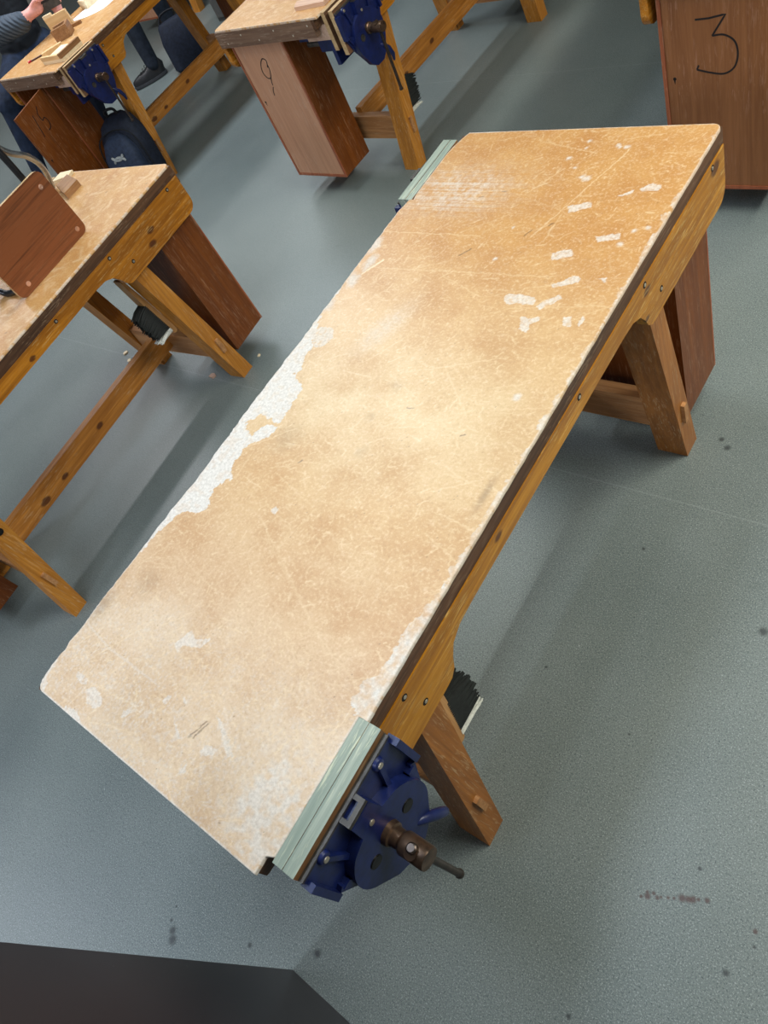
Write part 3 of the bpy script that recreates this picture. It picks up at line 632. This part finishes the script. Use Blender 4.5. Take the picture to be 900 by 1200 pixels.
# chips on the floor
for i, (x, y, s) in enumerate(((-1.667, .405, .016), (-2.345, .405, .013), (-2.273, .369, .012), (-2.043, -.118, .012), (-1.501, .56, .008))):
    bm = bmesh.new(); prism(bm, [(-s, -s * .6), (s * .7, -s * .8), (s, s * .3), (s * .1, s * .8), (-s * .8, s * .5)], XY, 0, s * .5); bevel(bm, s * .08, 1)
    o = obj('wood_chip', bm, pinkw if i == 0 else pale); o.location = (x, y, .0001); o.rotation_euler = (0, 0, i * 1.3)
    tag(o, ['pinkish wood chip on the floor by the leg with the hanging brush', 'pale wood chip on the floor left of the long stretcher', 'paler wood chip just beside another chip near the stretcher', 'white chip lying beside the stretcher of the left bench', 'tiny pale chip beside the foot of the left bench', 'tiny pale chip alone on the open floor right of the large bench'][i], 'wood chip', 'wood chips on the floor')

# ------------------------------------------------------------------ backpack under bench 15
def loft(bm, rings):
    R = [[bm.verts.new(p) for p in ring] for ring in rings]; n = len(R[0])
    for a, b in zip(R, R[1:]):
        for k in range(n): bm.faces.new((a[k], a[(k + 1) % n], b[(k + 1) % n], b[k]))
    bm.faces.new(R[0][::-1]); bm.faces.new(R[-1])
def sup(cx, cy, z, a, b, e=3.2, n=32):
    out = []
    for k in range(n):
        t = 2 * PI * k / n; c, s = math.cos(t), math.sin(t); out.append((cx + a * abs(c) ** (2 / e) * (1 if c > 0 else -1), cy + b * abs(s) ** (2 / e) * (1 if s > 0 else -1), z))
    return out
navy = plain('navy_fabric', (26, 32, 46), .75, 0, .2, 60, .3, .3); navy2 = plain('blue_grey_fabric', (38, 48, 68), .7, 0, .15, 60, .3, .3); blackf = plain('black_fabric', (22, 23, 27), .75, 0, .2, 40, .3, .3)
r = empty('backpack', to_world(A_15, (.262, -.735, 0)), math.radians(24), 'navy backpack with grey emblem on its front, under the bench marked 15', 'backpack')
bm = bmesh.new(); loft(bm, [sup(0, .02 * k, z, a, b) for k, (z, a, b) in enumerate(((.002, .12, .065), (.02, .14, .085), (.12, .15, .095), (.25, .15, .09), (.34, .138, .08), (.41, .105, .06), (.44, .055, .03)))]); obj('main_pocket', bm, navy, r)
bm = bmesh.new(); loft(bm, [sup(0, -.085 + .018 * k, z, a, b) for k, (z, a, b) in enumerate(((.03, .10, .035), (.07, .12, .05), (.19, .122, .055), (.29, .112, .045), (.355, .08, .03), (.378, .04, .012)))]); fp = obj('front_pocket', bm, navy2, r)
bm = bmesh.new(); tube(bm, smooth_pts([(-.035, .11, .43), (-.03, .10, .475), (.03, .10, .475), (.035, .11, .43)], 6), .008, 8); obj('carry_loop', bm, blackf, r)
for s in (-1, 1):
    bm = bmesh.new(); tube(bm, smooth_pts([(s * .05, .10, .40), (s * .07, .125, .34), (s * .08, .12, .20), (s * .10, .09, .05)], 6), .012, 8); obj('strap', bm, blackf, r)
bm = bmesh.new(); tube(bm, smooth_pts([(-.14, -.03, .05), (-.15, -.025, .2), (-.12, .0, .36), (0, .015, .40), (.12, .0, .36), (.15, -.025, .2), (.14, -.03, .05)], 6), .004, 6); obj('zip', bm, blackf, r)
bm = bmesh.new()
for s in (-1, 1):      # emblem: two interlocking arcs
    for a in (arc((0, .037 * s), .044, 205 if s > 0 else 25, 335 if s > 0 else 155, 12),):
        ring = [(x, -.118 + .0, .285 + z) for x, z in a]; tube(bm, [(x, -.085 + .018 * (3 + (z - .29) / .065 * 0) - .050, z) for x, y, z in ring], [.005] + [.008] * 11 + [.005], 8)
obj('emblem', bm, plain('grey_emblem', (150, 154, 156), .5, 0, .05), fp)
bm = bmesh.new(); box(bm, -.072, -.060, -.118, -.104, .15, .22); obj('yellow_tag', bm, plain('yellow_tag', (214, 196, 60), .5, 0, .05), fp)
r = empty('shoulder_bag', (-4.32, 2.98, 0), .9, 'dark navy bag on the floor beside the standing shoes', 'bag')
bm = bmesh.new(); loft(bm, [sup(0, 0, z, a, b) for z, a, b in ((.002, .13, .07), (.03, .15, .085), (.2, .14, .07), (.30, .11, .04), (.32, .09, .02))]); obj('bag_body', bm, navy, r)
bm = bmesh.new(); tube(bm, smooth_pts([(-.09, 0, .31), (-.05, .02, .36), (.05, .02, .36), (.09, 0, .31)], 6), .007, 8); obj('carry_loop', bm, blackf, r)

# ------------------------------------------------------------------ people
def figure(name, segs, mats, voxel, parent, iters=4):
    """segs: (p0, r0, p1, r1, material index) -> ONE continuous skin"""
    bm = bmesh.new()
    for p0, r0, p1, r1, mi in segs:
        p0, p1 = Vector(p0), Vector(p1); L = (p1 - p0).length; n = max(1, int(math.ceil(L / (min(r0, r1) * .30))))
        for k in range(n + 1):
            t = k / n; m = bmesh.ops.create_icosphere(bm, subdivisions=2, radius=r0 + (r1 - r0) * t)
            for v in m['verts']: v.co += p0.lerp(p1, t)
    me = bpy.data.meshes.new('tmp'); bm.to_mesh(me); bm.free(); o = bpy.data.objects.new('tmp', me); COL.objects.link(o)
    md = o.modifiers.new('r', 'REMESH'); md.mode = 'VOXEL'; md.voxel_size = voxel
    sm = o.modifiers.new('s', 'SMOOTH'); sm.iterations = iters; sm.factor = .5
    dg = bpy.context.evaluated_depsgraph_get(); dg.update(); me2 = bpy.data.meshes.new_from_object(o.evaluated_get(dg)); bpy.data.objects.remove(o)
    nf = len(me2.polygons); C = np.zeros(nf * 3); me2.polygons.foreach_get('center', C); C = C.reshape(-1, 3); best = np.full(nf, 1e9); idx = np.zeros(nf, int)
    for p0, r0, p1, r1, mi in segs:
        a = np.array(p0); d = np.array(p1) - a; L = max(d @ d, 1e-9); t = np.clip(((C - a) @ d) / L, 0, 1); dist = np.linalg.norm(C - a - t[:, None] * d, axis=1) - (r0 + (r1 - r0) * t)
        k = dist < best; best[k] = dist[k]; idx[k] = mi
    me2.materials.clear()
    for m in mats: me2.materials.append(m)
    me2.polygons.foreach_set('material_index', idx.astype(np.int32)); me2.polygons.foreach_set('use_smooth', [True] * nf); me2.name = name
    o = bpy.data.objects.new(name, me2); COL.objects.link(o); o.parent = parent; return o
skin = plain('skin', (214, 150, 140), .5, 0, .08, 30, .4); jeans = plain('blue_jeans', (30, 40, 58), .8, 0, .2, 25, .2, .2); dkjeans = plain('dark_jeans', (36, 42, 52), .8, 0, .2, 25, .2, .2); shirt = plain('charcoal_shirt', (38, 41, 46), .8, 0, .12, 12, .2, .2)
N = Nodes('padded_sleeve', .6, .3); w_ = N.n('ShaderNodeTexWave', wave_type='BANDS', bands_direction='DIAGONAL'); N.l(N.co((1, 1, 1)), w_.inputs['Vector']); w_.inputs['Scale'].default_value = 16; w_.inputs['Distortion'].default_value = 1.2
N.bump(w_.outputs['Fac'], .6, .012); sleeve = N.out(lin((62, 72, 84)))
shoe_m = plain('black_shoe', (26, 27, 30), .5, 0, .2, 40); sole_m = plain('grey_sole', (62, 64, 68), .6, 0, .1)
def head_segs(hx, hy, hz, face, mi_skin):
    f = Vector(face).normalized(); h = Vector((hx, hy, hz)); s = []
    add = lambda p, r, q=None, r2=None: s.append((tuple(p), r, tuple(q if q is not None else p), r2 or r, mi_skin))
    add(h + Vector((0, 0, .03)), .092, h + Vector((0, 0, .03)) - f * .03, .094); add(h + f * .02 - Vector((0, 0, .05)), .068, h + f * .045 - Vector((0, 0, .085)), .04)
    add(h + f * .085 + Vector((0, 0, .01)), .010, h + f * .112 - Vector((0, 0, .025)), .014)
    side = f.cross(Vector((0, 0, 1))).normalized()
    for k in (-1, 1): add(h + side * .088 * k - Vector((0, 0, .01)), .018, h + side * .094 * k + Vector((0, 0, .02)), .02)
    return s
def shoe(parent, ankle, toe, name='shoe'):
    a, t = Vector(ankle), Vector(toe); d = (t - a); d.z = 0; d.normalize(); s = d.cross(Vector((0, 0, 1))); heel = Vector((a.x, a.y, 0)) - d * .065; L = .28
    def ring(w, z0, k): return [(heel + d * L * (.5 + .5 * math.cos(u) * w[0]) + s * .047 * w[1] * math.sin(u) * (1 - .12 * math.cos(u)) + Vector((0, 0, z0(math.cos(u))))) for u in [2 * PI * i / 28 for i in range(28)]]
    bm = bmesh.new(); loft(bm, [ring((1, 1), lambda c: .004, 0), ring((1.04, 1.06), lambda c: .012, 0), ring((1.04, 1.06), lambda c: .026, 0)]); so = obj(name, bm, sole_m, parent)
    bm = bmesh.new(); loft(bm, [ring((1, 1), lambda c: .026, 0), ring((1, 1), lambda c: .045, 0), ring((.94, .9), lambda c: .072 - .012 * c, 0), ring((.80, .72), lambda c: .094 - .026 * c, 0), ring((.55, .6), lambda c: .100 - .03 * c, 0)])
    for v in bm.verts:
        if v.co.z > .08: v.co -= d * .02
    obj('upper', bm, shoe_m, so)
    for k in range(4):
        bm = bmesh.new(); p = heel + d * (.13 + .026 * k) + Vector((0, 0, .112 - .014 * k)); tube(bm, [p - s * .026, p + Vector((0, 0, .006)), p + s * .026], .003, 6); obj('lace', bm, blackf, so)
# person working at bench 15, seated on a stool on its far side
O15 = Vector(A_15[0])
pa = empty('person', tuple(O15 + Vector((-.85, -.30, 0))), 0, 'seated person in charcoal top and padded sleeves shaping wood at the bench marked 15', 'person')
B0 = Vector((-.85, -.30, 0)); q = lambda *p: tuple(Vector(p) - B0)
S = []
def seg(p0, r0, p1, r1, mi): S.append((p0, r0, p1, r1, mi))
seg(q(-.85, -.36, .70), .125, q(-.85, -.24, .70), .125, 1); seg(q(-.84, -.34, .80), .125, q(-.84, -.26, .80), .125, 0); seg(q(-.83, -.34, .86), .125, q(-.79, -.37, 1.10), .125, 0); seg(q(-.83, -.26, .86), .125, q(-.79, -.21, 1.10), .125, 0); seg(q(-.79, -.42, 1.17), .085, q(-.79, -.16, 1.17), .085, 0)
seg(q(-.775, -.29, 1.22), .058, q(-.75, -.29, 1.31), .055, 2); S += [(tuple(Vector(a)), r, tuple(Vector(b)), r2, m) for a, r, b, r2, m in head_segs(*q(-.70, -.29, 1.41), (1, .05, -.35), 2)]
seg(q(-.785, -.46, 1.17), .082, q(-.60, -.66, .955), .084, 3); seg(q(-.60, -.66, .955), .086, q(-.345, -.475, .925), .056, 3); seg(q(-.785, -.12, 1.17), .078, q(-.60, .04, .99), .07, 3); seg(q(-.60, .04, .99), .07, q(-.37, -.14, .945), .054, 3)
seg(q(-.36, -.487, .927), .034, q(-.30, -.425, .935), .030, 2); seg(q(-.38, -.13, .945), .034, q(-.31, -.20, .925), .030, 2)
# right hand: palm, four fingers curled over the work, thumb off the side
seg(q(-.295, -.42, .935), .030, q(-.275, -.375, .938), .034, 2)
for k, (o_, l) in enumerate(((-.026, .030), (-.009, .036), (.009, .034), (.024, .026))):
    a = Vector(q(-.268, -.345, .938)) + Vector((.35 * o_, -.1 * o_, 1.0 * o_)); b = a + Vector((.030, .022, -.004)); c = b + Vector((.016, .016, -.018)); d = c + Vector((-.004, .014, -l * .6)); seg(tuple(a), .0115, tuple(b), .0105, 2); seg(tuple(b), .0105, tuple(c), .0098, 2); seg(tuple(c), .0098, tuple(d), .0085, 2)
a = Vector(q(-.27, -.40, .96)); seg(tuple(a), .014, tuple(a + Vector((.03, .02, .016))), .012, 2); seg(tuple(a + Vector((.03, .02, .016))), .012, tuple(a + Vector((.055, .045, .008))), .009, 2)
# left hand
seg(q(-.305, -.205, .922), .030, q(-.27, -.245, .912), .034, 2)
for k, (o_, l) in enumerate(((-.026, .026), (-.009, .034), (.009, .036), (.024, .030))):
    a = Vector(q(-.245, -.262, .908)) + Vector((.8 * o_, .55 * o_, .1 * o_)); b = a + Vector((.018, -.024, -.012)); c = b + Vector((.006, -.012, -.024)); d = c + Vector((-.006, -.002, -l * .6)); seg(tuple(a), .0115, tuple(b), .0105, 2); seg(tuple(b), .0105, tuple(c), .0098, 2); seg(tuple(c), .0098, tuple(d), .0085, 2)
a = Vector(q(-.30, -.25, .925)); seg(tuple(a), .014, tuple(a + Vector((.008, -.035, .004))), .012, 2); seg(tuple(a + Vector((.008, -.035, .004))), .012, tuple(a + Vector((.03, -.06, -.004))), .009, 2)
# legs
seg(q(-.85, -.40, .69), .105, q(-.70, -.70, .60), .082, 1); seg(q(-.70, -.70, .60), .074, q(-.72, -.86, .12), .048, 1); seg(q(-.85, -.20, .69), .105, q(-.48, -.26, .545), .078, 1); seg(q(-.48, -.26, .545), .07, q(-.50, -.38, .12), .048, 1)
seg(q(-.72, -.86, .12), .042, q(-.72, -.865, .075), .038, 1); seg(q(-.50, -.38, .12), .042, q(-.50, -.385, .075), .038, 1)
figure('body', S, [shirt, jeans, skin, sleeve], .0075, pa)
shoe(pa, q(-.72, -.865, 0), q(-.60, -1.0, 0)); shoe(pa, q(-.50, -.385, 0), q(-.30, -.45, 0))
bm = bmesh.new(); hp = Vector(q(-.735, -.29, 1.452)); ball(bm, hp, (.102, .102, .098), 3)
for v in bm.verts:
    if v.co.x > hp.x + .05: v.co.x = hp.x + .05 + (v.co.x - hp.x - .05) * .3
obj('hair', bm, plain('brown_hair', (58, 40, 30), .6, 0, .2, 80), pa)
bm = bmesh.new(); fc_ = Vector((1, .05, -.35)).normalized(); sd = fc_.cross(Vector((0, 0, 1))).normalized()
for k in (-1, 1):
    bm = bmesh.new(); ball(bm, Vector(q(-.70, -.29, 1.41)) + fc_ * .088 + sd * .032 * k + Vector((0, 0, .022)), .010, 2)
    obj('eye', bm, M['ink'], pa)
# the stool
r = empty('stool', tuple(O15 + Vector((-.88, -.30, 0))), 0, 'wooden stool under the seated person', 'stool')
bm = bmesh.new(); lathe_sharp(bm, (0, 0, .535), (0, 0, 1), [(0, .14), (.004, .15), (.020, .15), (.024, .145)], 32); obj('seat', bm, M['brush_wood'], r)
for sx in (-1, 1):
    for sy in (-1, 1):
        bm = bmesh.new(); tube(bm, [(sx * .15, sy * .15, 0), (sx * .09, sy * .09, .536)], .012, 10); obj('leg', bm, blacktube, r)
bm = bmesh.new(); tube(bm, [(.13 * math.cos(t), .13 * math.sin(t), .2) for t in [2 * PI * k / 24 for k in range(25)]], .008, 8); obj('foot_ring', bm, blacktube, r)
# the wood being worked, held in the hands, with a small saw
r = empty('wooden_model', tuple(O15 + Vector((-.17, -.36, .8002))), .55, 'pale upright wooden piece held in the hands of the seated person', 'wood piece')
bm = bmesh.new(); prism(bm, [(-.075, 0), (.075, 0), (.075, .085), (-.075, .085)], XZ, -.009, .009); bevel(bm, .0015, 1); obj('panel', bm, pine, r)
bm = bmesh.new(); prism(bm, [(-.075, .085), (-.02, .085), (-.02, .099), (-.075, .099)], XZ, -.010, .010); bevel(bm, .0015, 1); obj('tongue', bm, pale, r)
r = empty('tenon_saw', tuple(O15 + Vector((-.215, -.325, .905))), .55, 'small dark saw held over the wooden piece', 'saw')
bm = bmesh.new(); box(bm, -.10, .07, -.0012, .0012, -.0045, .040); obj('blade', bm, M['steel'], r)
bm = bmesh.new(); box(bm, -.10, .075, -.004, .004, .036, .048); bevel(bm, .001, 1); obj('spine', bm, M['dark_iron'], r)
# standing person behind, seen from the knees down
pb = empty('person', (-4.66, 3.08, 0), 0, 'standing person in dark jeans and black shoes beyond the bench marked 15', 'person')
B1 = Vector((-4.66, 3.08, 0)); qb = lambda *p: tuple(Vector(p) - B1); S = []
a1 = (-4.64, 2.86); a2 = (-4.745, 3.27)
seg(qb(-4.66, 3.02, .93), .12, qb(-4.68, 3.16, .93), .12, 1)
seg(qb(-4.66, 3.00, .90), .10, qb(-4.655, 2.90, .50), .072, 1); seg(qb(-4.655, 2.90, .50), .070, qb(a1[0], a1[1], .10), .056, 1); seg(qb(-4.68, 3.18, .90), .10, qb(-4.72, 3.24, .50), .072, 1); seg(qb(-4.72, 3.24, .50), .070, qb(a2[0], a2[1], .10), .056, 1)
for k in (-.06, .06): seg(qb(-4.67 , 3.09 + k, 1.0), .12, qb(-4.69, 3.09 + k * 1.3, 1.32), .13, 0)
seg(qb(-4.69, 2.93, 1.42), .075, qb(-4.69, 3.25, 1.42), .075, 0); seg(qb(-4.69, 3.09, 1.46), .058, qb(-4.69, 3.09, 1.55), .055, 2); S += head_segs(*qb(-4.71, 3.09, 1.65), (-1, 0, -.1), 2)
for s in (-1, 1):
    seg(qb(-4.69, 3.09 + s * .19, 1.42), .07, qb(-4.68, 3.09 + s * .25, 1.12), .055, 0); seg(qb(-4.68, 3.09 + s * .25, 1.12), .055, qb(-4.75, 3.09 + s * .24, .88), .042, 0); seg(qb(-4.75, 3.09 + s * .24, .88), .036, qb(-4.765, 3.09 + s * .235, .80), .038, 2)
    for k in range(4): seg(qb(-4.79 + k * .018, 3.09 + s * .235, .78), .010, qb(-4.80 + k * .018, 3.09 + s * .225, .70 + abs(k - 1.5) * .008), .0085, 2)
    seg(qb(-4.80, 3.09 + s * .23, .82), .013, qb(-4.825, 3.09 + s * .22, .76), .009, 2)
figure('body', S, [shirt, dkjeans, skin], .009, pb)
shoe(pb, qb(a1[0], a1[1], 0), qb(a1[0] - .17, a1[1] - .19, 0)); shoe(pb, qb(a2[0], a2[1], 0), qb(a2[0] - .24, a2[1] - .02, 0))
bm = bmesh.new(); ball(bm, qb(-4.675, 3.09, 1.688), (.104, .104, .102), 3); obj('hair', bm, plain('dark_hair', (34, 28, 26), .6, 0, .2, 80), pb)
# grey locker far behind
r = empty('metal_locker', (-4.47, 3.72, 0), .0, 'grey metal locker standing far behind the bench marked 15', 'locker')
bm = bmesh.new(); box(bm, -.10, .10, -.16, .16, 0, 1.0); bevel(bm, .004, 1); obj('body', bm, plain('grey_paint', (112, 108, 104), .5, .1, .06), r)
bm = bmesh.new(); box(bm, -.09, .09, -.168, -.16, .03, .97); bevel(bm, .002, 1); obj('locker_door', bm, plain('grey_paint_door', (120, 116, 112), .5, .1, .06), r)

# ------------------------------------------------------------------ lights: ceiling battens and daylight from a window behind the camera
def area(name, loc, sx, sy, power, col, target=None):
    d = bpy.data.lights.new(name, 'AREA'); d.shape = 'RECTANGLE'; d.size = sx; d.size_y = sy; d.energy = power; d.color = col
    o = bpy.data.objects.new(name, d); COL.objects.link(o); o.location = loc
    if target is not None: o.rotation_euler = (Vector(target) - Vector(loc)).to_track_quat('-Z', 'Y').to_euler()
    return o
POW = {(-5.0, 1.0): (46.5, (1.02, 1.0, 1.04)), (-5.0, 2.4): (13.8, (1.0, 1.0, .97)), (-5.0, 4.2): (24.5, (.99, 1.0, .99)), (-3.4, -3.2): (50.7, (.93, 1.0, 1.18)), (-3.4, 2.4): (54, (.90, 1.0, 1.11)),
       (-1.6, 1.0): (29, (.93, 1.0, .95)), (-.3, -3.2): (36, (.92, 1.0, 1.12)), (-.3, -.5): (20.6, (.82, .98, 1.18)), (.95, -3.2): (40, (.93, 1.0, 1.07)), (.95, 1.0): (19, (.97, 1.0, .88)),
       (2.2, -3.2): (14.6, (.98, 1.0, 1.02)), (2.2, 1.0): (64.6, (.98, 1.0, .94)), (2.2, 2.4): (73, (1.04, 1.0, .83))}
for (x, y), (p, c) in POW.items(): area('ceiling_batten', (x, y, 2.75), .30, 1.3, p, c)
area('window_daylight', (-3.2, -4.86, 1.7), 2.2, 1.4, 38.6, (.97, 1.0, 1.08), (-.4, -.6, .2))
# the room round the benches
paint = plain('cream_wall_paint', (160, 157, 150), .8, 0, .02, 2); ceil_m = plain('ceiling_white', (176, 176, 172), .85, 0, .02, 2)
def shell(name, *b):
    bm = bmesh.new(); box(bm, *b); tag(obj(name, bm, ceil_m if name == 'ceiling' else paint, None, 0), None, None, None, 'structure')
shell('wall_left', -9.1, -9, -5, 9, 0, 2.9); shell('wall_right', 5, 5.1, -5, 9, 0, 2.9); shell('wall_back', -9.1, 5.1, 9, 9.1, 0, 2.9); shell('wall_front', -9.1, 5.1, -5.1, -5, 0, 2.9); shell('ceiling', -9.1, 5.1, -5.1, 9.1, 2.9, 3.0)
bm = bmesh.new()
for a, b, c_, d in ((-4.4, -2.0, .93, 1.0), (-4.4, -2.0, 2.4, 2.47), (-4.4, -4.33, 1.0, 2.4), (-2.07, -2.0, 1.0, 2.4), (-3.235, -3.165, 1.0, 2.4)): box(bm, a, b, -4.998, -4.93, c_, d)
tag(obj('window_1', bm, plain('white_frame', (225, 225, 222), .5, 0, .02), None, 0), None, None, None, 'structure')
w = bpy.data.worlds.new('room'); scene.world = w; w.use_nodes = True
w.node_tree.nodes['Background'].inputs[0].default_value = (.86, .90, .95, 1); w.node_tree.nodes['Background'].inputs[1].default_value = .28

# ------------------------------------------------------------------ camera
cam = bpy.data.cameras.new('camera'); co = bpy.data.objects.new('camera', cam); COL.objects.link(co)
R = ((.7619639946952943, -.2740262828709479, .5867882642689177), (.5198762894858939, .7991174383259096, -.3018939605120538), (-.386185854761897, .5350896336682349, .7513584826981174))
co.matrix_world = Matrix.Translation((.8950, -.6273, 1.7616)) @ Matrix(R).to_4x4()
cam.sensor_fit = 'VERTICAL'; cam.sensor_height = 36; cam.lens = 853.92 / 1200 * 36; cam.clip_start = .02
scene.camera = co
vs_ = scene.view_settings; vs_.view_transform = 'Standard'; vs_.look = 'None'; vs_.gamma = 1; vs_.exposure = 0; vs_.use_curve_mapping = False
